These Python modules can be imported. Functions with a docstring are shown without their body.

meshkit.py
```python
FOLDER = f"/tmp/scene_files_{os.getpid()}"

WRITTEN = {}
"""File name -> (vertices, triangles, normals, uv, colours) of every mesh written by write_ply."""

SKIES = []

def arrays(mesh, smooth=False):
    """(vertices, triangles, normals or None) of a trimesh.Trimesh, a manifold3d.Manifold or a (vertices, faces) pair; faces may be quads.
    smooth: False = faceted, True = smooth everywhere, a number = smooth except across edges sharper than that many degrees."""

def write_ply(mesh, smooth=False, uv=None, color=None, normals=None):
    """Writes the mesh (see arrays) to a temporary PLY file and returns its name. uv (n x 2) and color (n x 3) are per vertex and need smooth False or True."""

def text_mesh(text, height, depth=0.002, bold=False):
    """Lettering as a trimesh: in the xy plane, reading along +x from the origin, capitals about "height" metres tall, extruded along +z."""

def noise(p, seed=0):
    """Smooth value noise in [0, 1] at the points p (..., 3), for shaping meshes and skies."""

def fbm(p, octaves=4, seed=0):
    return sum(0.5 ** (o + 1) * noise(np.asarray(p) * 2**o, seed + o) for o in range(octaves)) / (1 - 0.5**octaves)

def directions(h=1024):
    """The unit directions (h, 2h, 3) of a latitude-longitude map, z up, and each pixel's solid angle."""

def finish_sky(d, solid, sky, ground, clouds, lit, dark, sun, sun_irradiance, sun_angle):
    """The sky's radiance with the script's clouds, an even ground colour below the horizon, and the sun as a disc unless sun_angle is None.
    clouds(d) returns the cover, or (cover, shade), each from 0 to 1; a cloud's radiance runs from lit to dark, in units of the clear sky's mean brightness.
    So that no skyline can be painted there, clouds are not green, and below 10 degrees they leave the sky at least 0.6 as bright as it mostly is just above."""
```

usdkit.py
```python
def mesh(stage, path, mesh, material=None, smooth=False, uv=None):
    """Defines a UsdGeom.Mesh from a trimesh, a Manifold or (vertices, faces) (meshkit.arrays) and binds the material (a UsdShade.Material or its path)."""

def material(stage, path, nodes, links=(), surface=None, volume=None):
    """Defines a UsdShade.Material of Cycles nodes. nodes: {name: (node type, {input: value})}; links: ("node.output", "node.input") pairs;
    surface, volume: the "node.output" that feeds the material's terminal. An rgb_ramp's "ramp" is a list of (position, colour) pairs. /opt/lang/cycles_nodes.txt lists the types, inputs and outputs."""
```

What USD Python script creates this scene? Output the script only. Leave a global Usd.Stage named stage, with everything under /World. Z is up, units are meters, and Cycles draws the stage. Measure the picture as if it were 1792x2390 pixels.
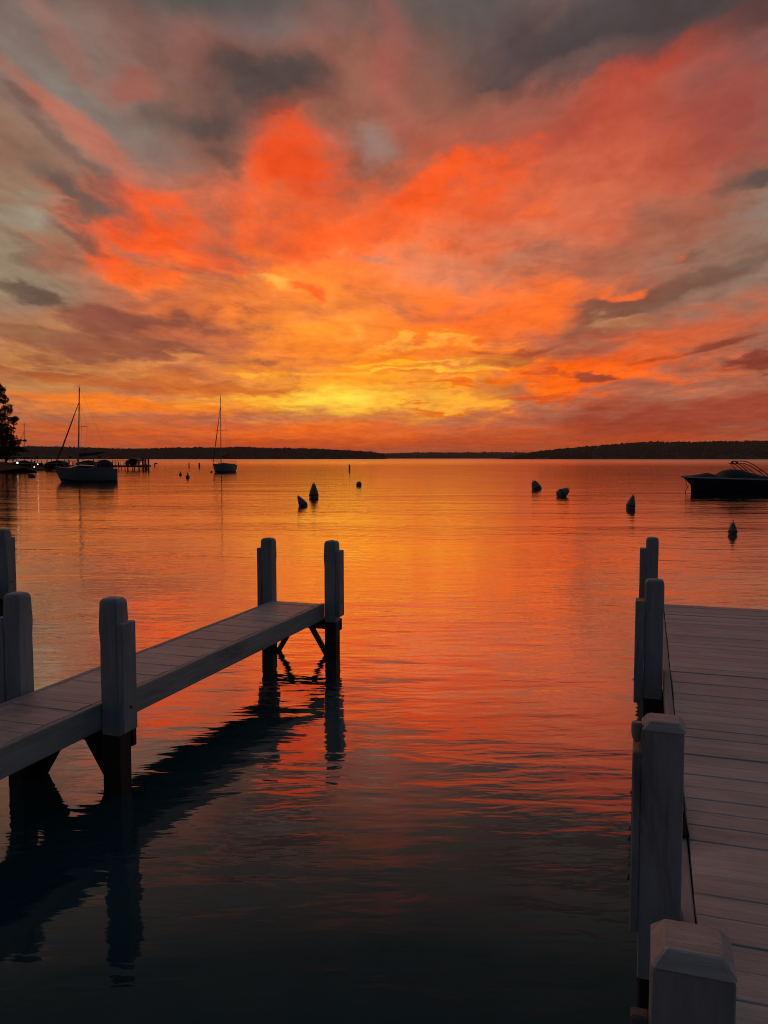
import math
import random

import numpy as np
import trimesh
from pxr import Gf, Sdf, Usd, UsdGeom, UsdLux, UsdShade

import meshkit
import usdkit

random.seed(7)
rng = np.random.default_rng(7)
stage = Usd.Stage.CreateInMemory()
UsdGeom.SetStageUpAxis(stage, "Z")
UsdGeom.SetStageMetersPerUnit(stage, 1.0)
world = UsdGeom.Xform.Define(stage, "/World")
stage.SetDefaultPrim(world.GetPrim())
UsdGeom.Scope.Define(stage, "/World/Looks")
PI = math.pi

# ------------------------------------------------------------------ camera
EYE = 2.2
PITCH = 3.854
cam = UsdGeom.Camera.Define(stage, "/World/camera")
cam.AddTranslateOp().Set(Gf.Vec3d(0, 0, EYE))
cam.AddRotateXYZOp().Set(Gf.Vec3f(90 - PITCH, 0, 0))
cam.CreateHorizontalApertureAttr(36.0)
cam.CreateVerticalApertureAttr(48.0)
cam.CreateFocalLengthAttr(36.0 * 1860 / 1792)
cam.CreateClippingRangeAttr(Gf.Vec2f(0.05, 60000))
cam.CreateExposureAttr(0.0)

# ------------------------------------------------------------------ sky
SUN_EL, SUN_AZ = 0.35, -3.1   # the sun has gone down behind the far ridge
SKY_STRENGTH = 0.1

# the evening cloud layers: azimuth, elevation, half width, half height (degrees), tilt, colour, cover, softness, raggedness
# CLOUDS BEGIN
SKY = [
    (-0.02,8.78,37.78,24.08,0,0.552,0.1329,0.0612,0.95,1.2,0.5),
    (-25.83,12.41,12.5,9.11,0,0.2705,0.2086,0.1384,0.95,0.9,0.6),
    (-20.93,21.73,12.2,5.31,-15,0.2086,0.1845,0.159,0.85,0.9,0.6),
    (25.33,12.46,8.85,5.54,10,0.2542,0.1746,0.1274,0.9,0.9,0.8),
    (13.97,19.85,15.9,5.82,18,0.491,0.0931,0.0513,0.95,0.8,0.8),
    (12.18,17.21,10.26,3.68,10,0.6445,0.162,0.0762,0.85,0.9,0.8),
    (22.35,21.54,7.24,4.27,30,0.2961,0.0723,0.0545,0.9,0.9,0.7),
    (16.89,23.6,11.26,1.38,22,0.4125,0.0685,0.0395,0.9,0.7,0.7),
    (8.67,21.81,10.43,2.4,15,0.305,0.107,0.0762,0.4,0.9,0.8),
    (-2.92,14.92,16.91,5.96,0,0.9216,0.1384,0.0343,0.95,0.8,0.9),
    (-6.11,19.88,4.81,3.33,-25,0.7605,0.0887,0.0252,0.9,0.9,1.3),
    (-15.87,14.4,9.98,2.74,-14,0.8714,0.117,0.0319,0.95,0.6,1.0),
    (5.19,18.37,6.12,1.56,25,0.855,0.117,0.0319,0.9,0.6,1.1),
    (2.3,12.51,11.75,3.37,0,1.0,0.2542,0.0802,0.75,0.9,0.9),
    (7.48,13.63,8.03,1.5,8,0.5271,0.2086,0.1221,0.75,0.8,1.0),
    (7.47,15.41,5.45,1.18,8,0.552,0.1878,0.1022,0.6,0.8,1.0),
    (-4.57,9.7,14.35,4.07,-14,1.0,0.2961,0.0482,0.85,0.9,0.9),
    (7.2,9.65,9.69,2.81,10,0.956,0.1812,0.0343,0.85,0.8,0.9),
    (-22.19,6.06,9.61,4.18,0,0.5271,0.2159,0.0648,0.92,0.8,0.6),
    (-16.98,3.72,11.79,0.94,0,0.8714,0.2086,0.0296,0.92,0.8,0.6),
    (-12.89,9.18,7.49,2.77,-8,0.7758,0.1812,0.0452,0.6,0.9,0.8),
    (15.14,6.32,10.44,2.18,8,0.956,0.1441,0.0212,0.95,0.7,0.9),
    (22.7,8.99,6.44,1.75,14,0.552,0.117,0.0452,0.85,0.8,0.9),
    (-1.63,5.74,15.82,3.72,0,1.0,0.3231,0.0319,0.92,1.1,0.6),
    (-2.62,4.27,11.54,1.89,0,1.0,0.4793,0.0423,0.95,1.2,0.4),
    (-3.12,4.01,7.25,1.04,0,1.0,0.7011,0.0844,0.96,1.2,0.4),
    (2.32,8.23,7.22,0.32,2,1.0,0.4793,0.0685,0.65,0.9,1.0),
    (2.32,7.02,6.57,0.29,-2,1.0,0.5149,0.0452,0.7,0.7,1.0),
    (2.32,6.22,6.58,0.26,0,1.0,0.552,0.0545,0.75,0.7,1.0),
    (4.31,3.61,6.57,0.42,3,1.0,0.4342,0.0482,0.8,1.0,0.8),
    (-7.48,10.89,5.48,0.68,-22,1.0,0.4678,0.0931,0.75,0.8,1.0),
    (-6.22,6.19,5.21,0.45,0,1.0,0.4342,0.0482,0.7,0.7,1.0),
    (-15.97,9.36,7.9,1.39,-4,0.2384,0.0802,0.0513,0.95,0.6,0.9),
    (-17.81,7.52,8.66,1.04,0,0.2705,0.0865,0.0482,0.93,0.5,1.0),
    (-23.81,8.04,4.96,0.47,-3,0.2874,0.1221,0.0648,0.85,0.6,1.1),
    (-23.04,5.97,6.15,0.36,0,0.3613,0.1119,0.0452,0.8,0.6,1.1),
    (-16.04,5.24,10.36,0.53,-2,0.491,0.1221,0.0343,0.85,0.6,1.0),
    (-14.49,6.65,4.63,0.5,0,0.6724,0.2542,0.0723,0.7,0.7,1.0),
    (-24.01,10.76,3.84,0.8,-16,0.1329,0.0844,0.0595,0.95,0.6,0.8),
    (-15.92,11.46,5.15,0.83,-8,0.4342,0.1221,0.0612,0.7,0.8,1.0),
    (-8.83,4.81,4.84,0.29,0,0.6724,0.1746,0.0369,0.75,0.6,1.0),
    (-8.61,23.92,7.25,1.55,-6,0.0802,0.0578,0.0545,0.97,0.7,0.9),
    (-12.69,21.77,4.93,2.24,16,0.0976,0.0685,0.0595,0.95,0.75,0.9),
    (-12.11,19.58,2.79,1.23,10,0.1274,0.0723,0.0578,0.85,0.8,0.9),
    (-6.09,22.73,3.19,0.63,4,0.1878,0.0685,0.0513,0.7,0.7,1.0),
    (-16.28,23.04,2.39,1.02,0,0.305,0.107,0.0802,0.85,0.6,1.0),
    (-16.94,19.86,5.95,1.33,-20,0.1946,0.1441,0.1221,0.6,0.8,1.0),
    (-22.19,16.49,6.45,1.25,-16,0.1221,0.0931,0.0762,0.93,0.75,0.9),
    (-22.41,18.59,5.58,0.79,-30,0.1812,0.107,0.0844,0.85,0.8,0.9),
    (-21.26,19.9,7.08,1.3,-32,0.4564,0.1559,0.1022,0.85,0.7,0.8),
    (-24.42,15.02,2.99,1.08,0,0.2961,0.2462,0.1812,0.85,0.7,0.8),
    (-24.51,20.72,2.16,0.65,-30,0.162,0.0844,0.0648,0.7,0.6,0.9),
    (-20.84,24.69,5.95,0.86,-38,0.2874,0.1441,0.1119,0.75,0.7,0.8),
    (-21.68,14.76,2.83,0.78,-8,0.1812,0.0887,0.0612,0.85,0.6,1.0),
    (-23.67,13.04,3.3,0.56,-10,0.1946,0.1221,0.0844,0.7,0.7,1.0),
    (-22.0,13.34,3.1,1.41,-20,0.3916,0.107,0.0545,0.6,0.8,1.0),
    (-13.69,25.05,1.37,2.23,20,0.2623,0.117,0.0931,0.7,0.8,0.9),
    (-9.52,26.25,4.69,1.23,0,0.1441,0.1329,0.1384,0.6,0.9,0.7),
    (-11.04,28.18,12.98,1.88,0,0.0762,0.0762,0.0704,0.95,1.0,0.6),
    (0.34,25.69,1.77,5.79,14,0.3515,0.107,0.0802,0.8,0.9,0.8),
    (-4.14,27.36,1.91,2.18,20,0.2384,0.1022,0.0844,0.6,0.9,0.8),
    (-0.95,21.23,3.07,1.31,-10,0.305,0.1946,0.162,0.85,0.7,0.9),
    (-0.31,13.74,1.96,0.54,0,0.4125,0.2232,0.1559,0.5,0.8,1.0),
    (5.76,27.3,7.62,2.67,0,0.0976,0.0887,0.0823,0.9,0.9,0.7),
    (17.39,26.7,15.28,2.47,9,0.0648,0.0482,0.0497,0.98,0.6,0.6),
    (14.48,24.85,6.36,0.79,12,0.1274,0.0762,0.0685,0.85,0.7,0.9),
    (8.38,24.75,1.95,0.46,14,0.1022,0.0648,0.0612,0.97,0.5,0.8),
    (24.35,26.21,4.32,1.36,25,0.0931,0.0482,0.0452,0.85,0.8,0.7),
    (23.85,17.01,4.1,1.12,12,0.107,0.0723,0.063,0.97,0.6,0.7),
    (23.63,15.11,4.12,1.09,8,0.2542,0.1946,0.15,0.8,0.8,0.8),
    (21.23,11.75,8.26,1.5,22,0.1683,0.0844,0.0595,0.95,0.7,0.8),
    (23.97,13.01,4.38,0.61,8,0.1683,0.1046,0.0742,0.92,0.6,1.0),
    (16.58,10.38,7.23,1.26,22,0.2232,0.0865,0.0529,0.93,0.7,0.9),
    (16.9,9.47,3.31,0.42,5,0.4452,0.2086,0.0931,0.8,0.7,1.0),
    (12.0,7.91,8.18,0.81,12,0.3419,0.0742,0.0343,0.9,0.9,1.0),
    (9.79,7.65,3.51,0.38,0,0.3515,0.0723,0.0319,0.8,0.6,1.0),
    (15.82,5.9,1.46,0.68,-10,0.305,0.063,0.0307,0.95,0.5,0.9),
    (12.66,6.07,2.51,0.31,-3,0.5149,0.0931,0.0273,0.8,0.6,1.0),
    (23.02,7.5,3.63,0.65,12,0.2542,0.0578,0.0319,0.92,0.6,1.0),
    (24.44,6.2,3.01,0.47,10,0.2159,0.0452,0.0273,0.92,0.6,0.9),
    (-5.87,10.24,2.01,0.75,-18,0.855,0.1441,0.0343,0.95,0.6,1.0),
    (17.45,11.67,1.79,0.65,15,0.956,0.1878,0.0482,0.8,0.7,1.0),
    (22.86,3.04,17.41,2.18,8,0.314,0.0612,0.0319,0.97,0.5,0.5),
    (-0.02,1.06,49.74,1.39,0,0.491,0.0802,0.0232,0.96,1.0,0.25),
    (-6.25,1.9,20.3,1.18,0,0.8714,0.162,0.0232,0.9,1.2,0.4),
    (-8.87,0.98,13.6,0.46,0,0.6105,0.0931,0.0232,0.6,1.2,0.3),
    (-21.44,2.09,10.33,0.8,0,0.6172,0.1384,0.0296,0.8,1.1,0.4),
    (3.48,3.32,3.79,0.2,1,0.7454,0.1812,0.0296,0.95,0.5,0.8),
    (2.32,6.02,3.95,0.19,-2,0.855,0.2232,0.0319,0.9,0.5,0.8),
    (5.61,5.03,4.9,0.23,2,0.8388,0.1746,0.0252,0.9,0.5,0.8),
    (11.42,4.45,4.76,0.22,4,0.6724,0.107,0.0232,0.9,0.5,0.8),
    (1.34,4.6,3.3,0.16,0,0.9216,0.3515,0.0423,0.8,0.5,0.8),
]
# CLOUDS END


def sky():
    n, l = {}, []

    def node(name, kind, ins=None, **links):
        n[name] = (kind, ins or {})
        for k, v in links.items():
            l.append((v, f"{name}.{k}"))
        return name

    def math_(name, op, a=None, b=None, c=None, clamp=False):
        ins, links = {"math_type": op, "use_clamp": clamp}, {}
        for k, v in (("value1", a), ("value2", b), ("value3", c)):
            if isinstance(v, str):
                links[k] = v
            elif v is not None:
                ins[k] = float(v)
        node(name, "math", ins, **links)
        return name + ".value"

    k = 1.0 / SKY_STRENGTH
    node("tc", "texture_coordinate")
    node("dir", "vector_math", {"math_type": "normalize"}, vector1="tc.generated")
    node("d", "separate_xyz", vector="dir.vector")
    up = math_("up", "maximum", "d.z", 0.0)
    az = math_("az", "degrees", math_("az_r", "arctan2", "d.x", "d.y"))
    el = math_("el", "degrees", math_("el_r", "arcsine", up))
    # the cloud deck seen in perspective
    h = math_("deckh", "add", up, 0.10)
    qx, qy = math_("qx", "divide", "d.x", h), math_("qy", "divide", "d.y", h)
    qy2 = math_("qy2", "multiply", qy, 0.62)
    node("q", "combine_xyz", x=qx, y=qy2)
    node("big", "noise_texture", {"dimensions": "3D", "scale": 1.1, "detail": 3.0, "roughness": 0.55}, vector="q.vector")
    node("fine", "noise_texture", {"dimensions": "3D", "scale": 4.2, "detail": 6.0, "roughness": 0.58, "distortion": 0.25}, vector="q.vector")
    node("qs", "mapping", {"mapping_type": "point", "scale": (1, 1, 1), "location": (3.1, 7.7, 0)}, vector="q.vector")
    node("edge", "noise_texture", {"dimensions": "3D", "scale": 2.6, "detail": 7.0, "roughness": 0.62, "distortion": 0.4}, vector="qs.vector")
    # warps get flatter towards the horizon
    flat = math_("flat", "multiply_add", el, 0.055, 0.10)
    flat = math_("flat2", "minimum", flat, 1.0)
    node("bigs", "separate_color", color="big.color")
    node("fines", "separate_color", color="fine.color")
    wa = math_("wa", "multiply_add", math_("wa0", "subtract", "bigs.r", 0.5), 14.0, az)
    wa = math_("wa2", "multiply_add", math_("wa1", "subtract", "fines.r", 0.5), 4.5, wa)
    we = math_("we0", "multiply", math_("we1", "subtract", "bigs.g", 0.5), 8.0)
    we = math_("we2", "multiply_add", math_("we3", "subtract", "fines.g", 0.5), 5.0, we)
    we = math_("we4", "multiply_add", we, flat, el)
    node("p", "combine_xyz", x=wa, y=we)
    edge = math_("edge0", "subtract", "edge.fac", 0.5)

    # clear dusk sky: the physical sky, veiled by high grey cloud that dims away from the sun
    node("clear", "sky_texture", {"sky_type": "single_scattering", "sun_disc": False, "sun_elevation": math.radians(SUN_EL),
                                  "sun_rotation": math.radians(SUN_AZ), "altitude": 100.0, "air_density": 1.0, "aerosol_density": 2.0, "ozone_density": 1.0})
    node("sund", "vector_math", {"math_type": "dot_product", "vector2": (math.sin(math.radians(SUN_AZ)), math.cos(math.radians(SUN_AZ)), 0.05)}, vector1="dir.vector")
    node("veil", "rgb_ramp", {"ramp": [(0.0, (0.008 * k, 0.015 * k, 0.025 * k)), (0.5, (0.017 * k, 0.026 * k, 0.036 * k)), (0.8, (0.066 * k, 0.075 * k, 0.081 * k)),
                                       (0.93, (0.092 * k, 0.096 * k, 0.097 * k)), (1.0, (0.13 * k, 0.105 * k, 0.09 * k))]},
         fac=math_("sund2", "multiply_add", "sund.value", 0.5, 0.5))
    node("vary", "mix_color", {"blend_type": "multiply", "fac": 1.0}, a="veil.color")
    node("vramp", "rgb_ramp", {"ramp": [(0.3, (0.72, 0.72, 0.74)), (0.7, (1.25, 1.22, 1.2))]}, fac="edge.fac")
    l.append(("vramp.color", "vary.b"))
    node("dusk", "mix_color", {"blend_type": "multiply", "fac": 1.0, "b": (0.25, 0.25, 0.25)}, a="clear.color")
    node("base", "mix_color", {"blend_type": "mix", "fac": 0.9}, a="dusk.result", b="vary.result")
    # the glow reaches far round the horizon to both sides
    node("wide", "mapping", {"mapping_type": "texture", "location": (-22, 4, 0), "scale": (92, 27, 1)}, vector="p.vector")
    node("widel", "vector_math", {"math_type": "length"}, vector1="wide.vector")
    node("widef", "map_range", {"range_type": "smoothstep", "from_min": 1.05, "from_max": 0.1, "to_min": 0.0, "to_max": 0.9, "clamp": True}, value="widel.value")
    node("widec", "mix_color", {"blend_type": "mix", "b": (0.36 * k, 0.14 * k, 0.075 * k)}, a="base.result", fac="widef.result")
    last = "widec.result"
    for i, (a, e, ra, re, tilt, r, g, b, cover, soft, ragged) in enumerate(SKY):
        node(f"m{i}", "mapping", {"mapping_type": "texture", "location": (a, e, 0), "rotation": (0, 0, math.radians(tilt)), "scale": (ra, re, 1)}, vector="p.vector")
        node(f"r{i}", "vector_math", {"math_type": "length"}, vector1=f"m{i}.vector")
        v = math_(f"v{i}", "multiply_add", edge, ragged * 2.3, math_(f"o{i}", "subtract", 1.0 + 0.18 * soft, f"r{i}.value"))
        soft *= 1.25
        node(f"f{i}", "map_range", {"range_type": "smoothstep", "from_min": 0.0, "from_max": soft, "to_min": 0.0, "to_max": cover, "clamp": True}, value=v)
        node(f"c{i}", "mix_color", {"blend_type": "mix", "b": (r * k, g * k, b * k)}, a=last, fac=f"f{i}.result")
        last = f"c{i}.result"
    # overhead the cloud is out of the glow
    node("ovf", "map_range", {"range_type": "smoothstep", "from_min": 25.0, "from_max": 37.0, "to_min": 0.0, "to_max": 0.93, "clamp": True}, value=math_("ove", "multiply_add", edge, 9.0, el))
    node("ovm", "mix_color", {"blend_type": "mix"}, a=last, b="base.result", fac="ovf.result")
    last = "ovm.result"
    # fine relief of the cloud deck
    node("st", "combine_xyz", x=math_("stx", "multiply", az, 0.055), y=math_("sty", "multiply", el, 0.75))
    node("streak", "noise_texture", {"dimensions": "3D", "scale": 1.0, "detail": 5.0, "roughness": 0.6, "distortion": 0.6}, vector="st.vector")
    node("lowf", "map_range", {"range_type": "smoothstep", "from_min": 13.0, "from_max": 5.0, "to_min": 0.0, "to_max": 0.7, "clamp": True}, value=el)
    node("strc", "rgb_ramp", {"ramp": [(0.30, (0.86, 0.70, 0.66)), (0.5, (1, 1, 1)), (0.68, (1.10, 1.22, 1.22))]}, fac="streak.fac")
    node("strm", "mix_color", {"blend_type": "multiply"}, a=last, b="strc.color", fac="lowf.result")
    node("wisp", "noise_texture", {"dimensions": "3D", "scale": 10.0, "detail": 6.0, "roughness": 0.62, "distortion": 0.5}, vector="qs.vector")
    node("wrel", "rgb_ramp", {"ramp": [(0.28, (0.86, 0.80, 0.78)), (0.5, (1, 1, 1)), (0.72, (1.10, 1.16, 1.15))]}, fac="wisp.fac")
    node("wm", "mix_color", {"blend_type": "multiply", "fac": 0.8}, a="strm.result", b="wrel.color")
    last = "wm.result"
    node("rel", "rgb_ramp", {"ramp": [(0.25, (0.84, 0.80, 0.80)), (0.5, (1, 1, 1)), (0.75, (1.16, 1.2, 1.2))]}, fac="fine.fac")
    node("out", "mix_color", {"blend_type": "multiply", "fac": 0.8, "use_clamp": False}, a=last, b="rel.color")
    node("sat", "hsv", {"hue": 0.498, "saturation": 1.02, "value": 1.13, "fac": 1.0}, color="out.result")
    node("bg", "background_shader", {"strength": SKY_STRENGTH}, color="sat.color")
    return usdkit.material(stage, "/World/Looks/sky", n, l, surface="bg.background")


dome = UsdLux.DomeLight.Define(stage, "/World/sky")
dome.CreateIntensityAttr(1.0)
UsdShade.MaterialBindingAPI.Apply(dome.GetPrim()).Bind(sky())
dome.GetPrim().SetCustomDataByKey("kind", "structure")

sun = UsdLux.DistantLight.Define(stage, "/World/sun")
sun.CreateIntensityAttr(0.12)
sun.CreateAngleAttr(0.5)
sun.CreateColorAttr(Gf.Vec3f(1.0, 0.42, 0.16))
sun.CreateNormalizeAttr(True) if hasattr(sun, "CreateNormalizeAttr") else UsdLux.LightAPI(sun).CreateNormalizeAttr(True)
sun.AddRotateXYZOp().Set(Gf.Vec3f(-(90 - SUN_EL), 0, -SUN_AZ))   # +z of the light towards the sun

# ------------------------------------------------------------------ helpers
USED = {}


def numbered(parent, name):
    i = USED.get((parent, name), 0)
    USED[(parent, name)] = i + 1
    return f"{parent}/{name}" + (f"_{i:03d}" if i else "")


def tag(prim, label=None, cat=None, group=None, kind=None):
    for k, v in (("label", label), ("category", cat), ("group", group), ("kind", kind)):
        if v:
            prim.SetCustomDataByKey(k, v)
    return prim


def thing(name, label, cat, loc=(0, 0, 0), rz=0.0, group=None, rx=0.0, ry=0.0):
    x = UsdGeom.Xform.Define(stage, numbered("/World", name))
    x.AddTranslateOp().Set(Gf.Vec3d(*map(float, loc)))
    x.AddRotateXYZOp().Set(Gf.Vec3f(rx, ry, rz))
    return tag(x.GetPrim(), label, cat, group)


def part(parent, name, mesh, mat, label=None, smooth=30, kind=None):
    base = "/World" if parent is None else str(parent.GetPath())
    m = usdkit.mesh(stage, numbered(base, name), mesh, mat, smooth=smooth)
    return tag(m.GetPrim(), label, kind=kind)


def copy(src, label, loc, rz=0.0, name=None, group=None):
    was = src.GetCustomData()
    r = thing(name or str(src.GetName()), label, was["category"], loc, rz, group)
    r.GetReferences().AddInternalReference(src.GetPath())
    r.SetInstanceable(True)
    return r


def join(*ms):
    return trimesh.util.concatenate([m for m in ms if m is not None])


def box(x0, x1, y0, y1, z0, z1, bevel=0.0):
    if bevel <= 0:
        m = trimesh.creation.box((x1 - x0, y1 - y0, z1 - z0))
        m.apply_translation(((x0 + x1) / 2, (y0 + y1) / 2, (z0 + z1) / 2))
        return m
    b, pts = bevel, []
    for sx, ex in ((x0, 1), (x1, -1)):
        for sy, ey in ((y0, 1), (y1, -1)):
            for sz, ez in ((z0, 1), (z1, -1)):
                pts += [(sx, sy + ey * b, sz + ez * b), (sx + ex * b, sy, sz + ez * b), (sx + ex * b, sy + ey * b, sz)]
    return trimesh.convex.convex_hull(np.array(pts))


def bar(a, b, r, sides=8, r2=None):
    """A round bar from a to b."""
    v, f = tube(np.array([a, b], float), [r, r if r2 is None else r2], sides)
    return trimesh.Trimesh(v, f, process=False)


def tube(p, radii, sides=8):
    p = np.asarray(p, float)
    t = np.gradient(p, axis=0)
    t /= np.linalg.norm(t, axis=1, keepdims=True) + 1e-12
    ref = np.array([0, 0, 1.0]) if abs(t.mean(0)[2]) < 0.8 * np.linalg.norm(t.mean(0)) + 1e-9 else np.array([1.0, 0, 0])
    a = np.cross(t, ref)
    a /= np.linalg.norm(a, axis=1, keepdims=True) + 1e-12
    b = np.cross(a, t)
    r = np.broadcast_to(np.asarray(radii, float), (len(p),))
    th = np.arange(sides) * 2 * PI / sides
    v = (p[:, None] + r[:, None, None] * (np.cos(th)[None, :, None] * a[:, None] + np.sin(th)[None, :, None] * b[:, None])).reshape(-1, 3)
    f = []
    for i in range(len(p) - 1):
        for j in range(sides):
            q = [i * sides + j, (i + 1) * sides + j, (i + 1) * sides + (j + 1) % sides, i * sides + (j + 1) % sides]
            f += [[q[0], q[1], q[2]], [q[0], q[2], q[3]]]
    for i0, flip in ((0, 0), ((len(p) - 1) * sides, 1)):
        for j in range(1, sides - 1):
            tri = [i0, i0 + j, i0 + j + 1]
            f.append(tri[::-1] if flip else tri)
    return v, np.array(f)


def pipe(p, radii, sides=8):
    v, f = tube(p, radii, sides)
    m = trimesh.Trimesh(v, f, process=False)
    return m


def beam(a, b, w, h):
    """A rectangular timber from a to b (w across, h in the upright direction)."""
    a, b = np.array(a, float), np.array(b, float)
    d = b - a
    L = np.linalg.norm(d)
    d /= L
    s = np.cross(d, [0, 0, 1.0])
    s = np.array([1.0, 0, 0]) if np.linalg.norm(s) < 1e-6 else s / np.linalg.norm(s)
    u = np.cross(s, d)
    pts = [p + sx * s * w / 2 + su * u * h / 2 for p in (a, b) for sx in (-1, 1) for su in (-1, 1)]
    return trimesh.convex.convex_hull(np.array(pts))


def lathe(profile, sides=24):
    """profile: (radius, z) pairs from the bottom to the top."""
    pr = np.array(profile, float)
    th = np.arange(sides) * 2 * PI / sides
    v = np.stack([pr[:, None, 0] * np.cos(th), pr[:, None, 0] * np.sin(th), np.broadcast_to(pr[:, None, 1], (len(pr), sides))], -1).reshape(-1, 3)
    f = []
    for i in range(len(pr) - 1):
        for j in range(sides):
            a, b, c, d = i * sides + j, i * sides + (j + 1) % sides, (i + 1) * sides + (j + 1) % sides, (i + 1) * sides + j
            f += [[a, b, c], [a, c, d]]
    return trimesh.Trimesh(v, np.array(f), process=False)


def grid(p, close=False):
    """Triangles over a grid of points (n, m, 3)."""
    n, m = p.shape[:2]
    i, j = np.meshgrid(np.arange(n - 1), np.arange(m - 1), indexing="ij")
    q = np.stack([i * m + j, (i + 1) * m + j, (i + 1) * m + j + 1, i * m + j + 1], -1).reshape(-1, 4)
    return trimesh.Trimesh(p.reshape(-1, 3), np.vstack([q[:, :3], q[:, [0, 2, 3]]]), process=False)


# ------------------------------------------------------------------ materials
def mat(name, color, rough=0.5, var=0.25, scale=6.0, stretch=(1, 1, 1), bump=0.0, bscale=60.0, dirt=None, dirt_at=(0.55, 0.75), rand=0.0, spec=0.5, metallic=0.0, grain=None, gdepth=0.0):
    c = np.array(color, float)
    n = {
        "tc": ("texture_coordinate", {}),
        "map": ("mapping", {"mapping_type": "point", "scale": stretch}),
        "n1": ("noise_texture", {"scale": scale, "detail": 6.0, "roughness": 0.62, "distortion": 0.3}),
        "ramp": ("rgb_ramp", {"ramp": [(0.28, tuple(c * (1 - var))), (0.5, tuple(c)), (0.72, tuple(np.minimum(c * (1 + var), 0.9)))]}),
        "p": ("principled_bsdf", {"roughness": rough, "specular_ior_level": spec, "metallic": metallic}),
    }
    l = [("tc.object", "map.vector"), ("map.vector", "n1.vector"), ("n1.fac", "ramp.fac")]
    out = "ramp.color"
    if dirt is not None:
        n["n2"] = ("noise_texture", {"scale": scale * 0.37, "detail": 8.0, "roughness": 0.7, "distortion": 0.8})
        n["dr"] = ("map_range", {"range_type": "smoothstep", "from_min": dirt_at[0], "from_max": dirt_at[1], "to_min": 0.0, "to_max": 0.85, "clamp": True})
        n["dm"] = ("mix_color", {"blend_type": "mix", "b": tuple(dirt)})
        l += [("map.vector", "n2.vector"), ("n2.fac", "dr.value"), ("dr.result", "dm.fac"), (out, "dm.a")]
        out = "dm.result"
    if grain is not None:
        n["gm"] = ("mapping", {"mapping_type": "point", "scale": grain})
        n["gn"] = ("noise_texture", {"scale": 1.0, "detail": 7.0, "roughness": 0.7, "distortion": 0.35})
        n["gr"] = ("rgb_ramp", {"ramp": [(0.30, (0.50, 0.48, 0.46)), (0.40, (0.86, 0.85, 0.84)), (0.55, (1.0, 1.0, 1.0)), (0.75, (1.12, 1.12, 1.12))]})
        n["gx"] = ("mix_color", {"blend_type": "multiply", "fac": 0.9})
        l += [("tc.object", "gm.vector"), ("gm.vector", "gn.vector"), ("gn.fac", "gr.fac"), ("gr.color", "gx.b"), (out, "gx.a")]
        out = "gx.result"
    if rand:
        n["oi"] = ("object_info", {})
        n["rr"] = ("rgb_ramp", {"ramp": [(0.0, (1 - rand, 1 - rand, 1 - rand)), (1.0, (1 + rand, 1 + rand * 0.9, 1 + rand * 0.8))]})
        n["rm"] = ("mix_color", {"blend_type": "multiply", "fac": 1.0})
        l += [("oi.random", "rr.fac"), ("rr.color", "rm.b"), (out, "rm.a")]
        out = "rm.result"
    l.append((out, "p.base_color"))
    if bump:
        n["n3"] = ("noise_texture", {"scale": bscale, "detail": 5.0, "roughness": 0.6})
        n["b"] = ("bump", {"strength": 0.8, "distance": bump})
        if grain is not None:
            n["gb"] = ("bump", {"strength": 0.9, "distance": gdepth})
            l += [("gn.fac", "gb.height"), ("gb.normal", "b.normal")]
        l += [("map.vector", "n3.vector"), ("n3.fac", "b.height"), ("b.normal", "p.normal")]
    return usdkit.material(stage, f"/World/Looks/{name}", n, l, surface="p.BSDF")


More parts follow.
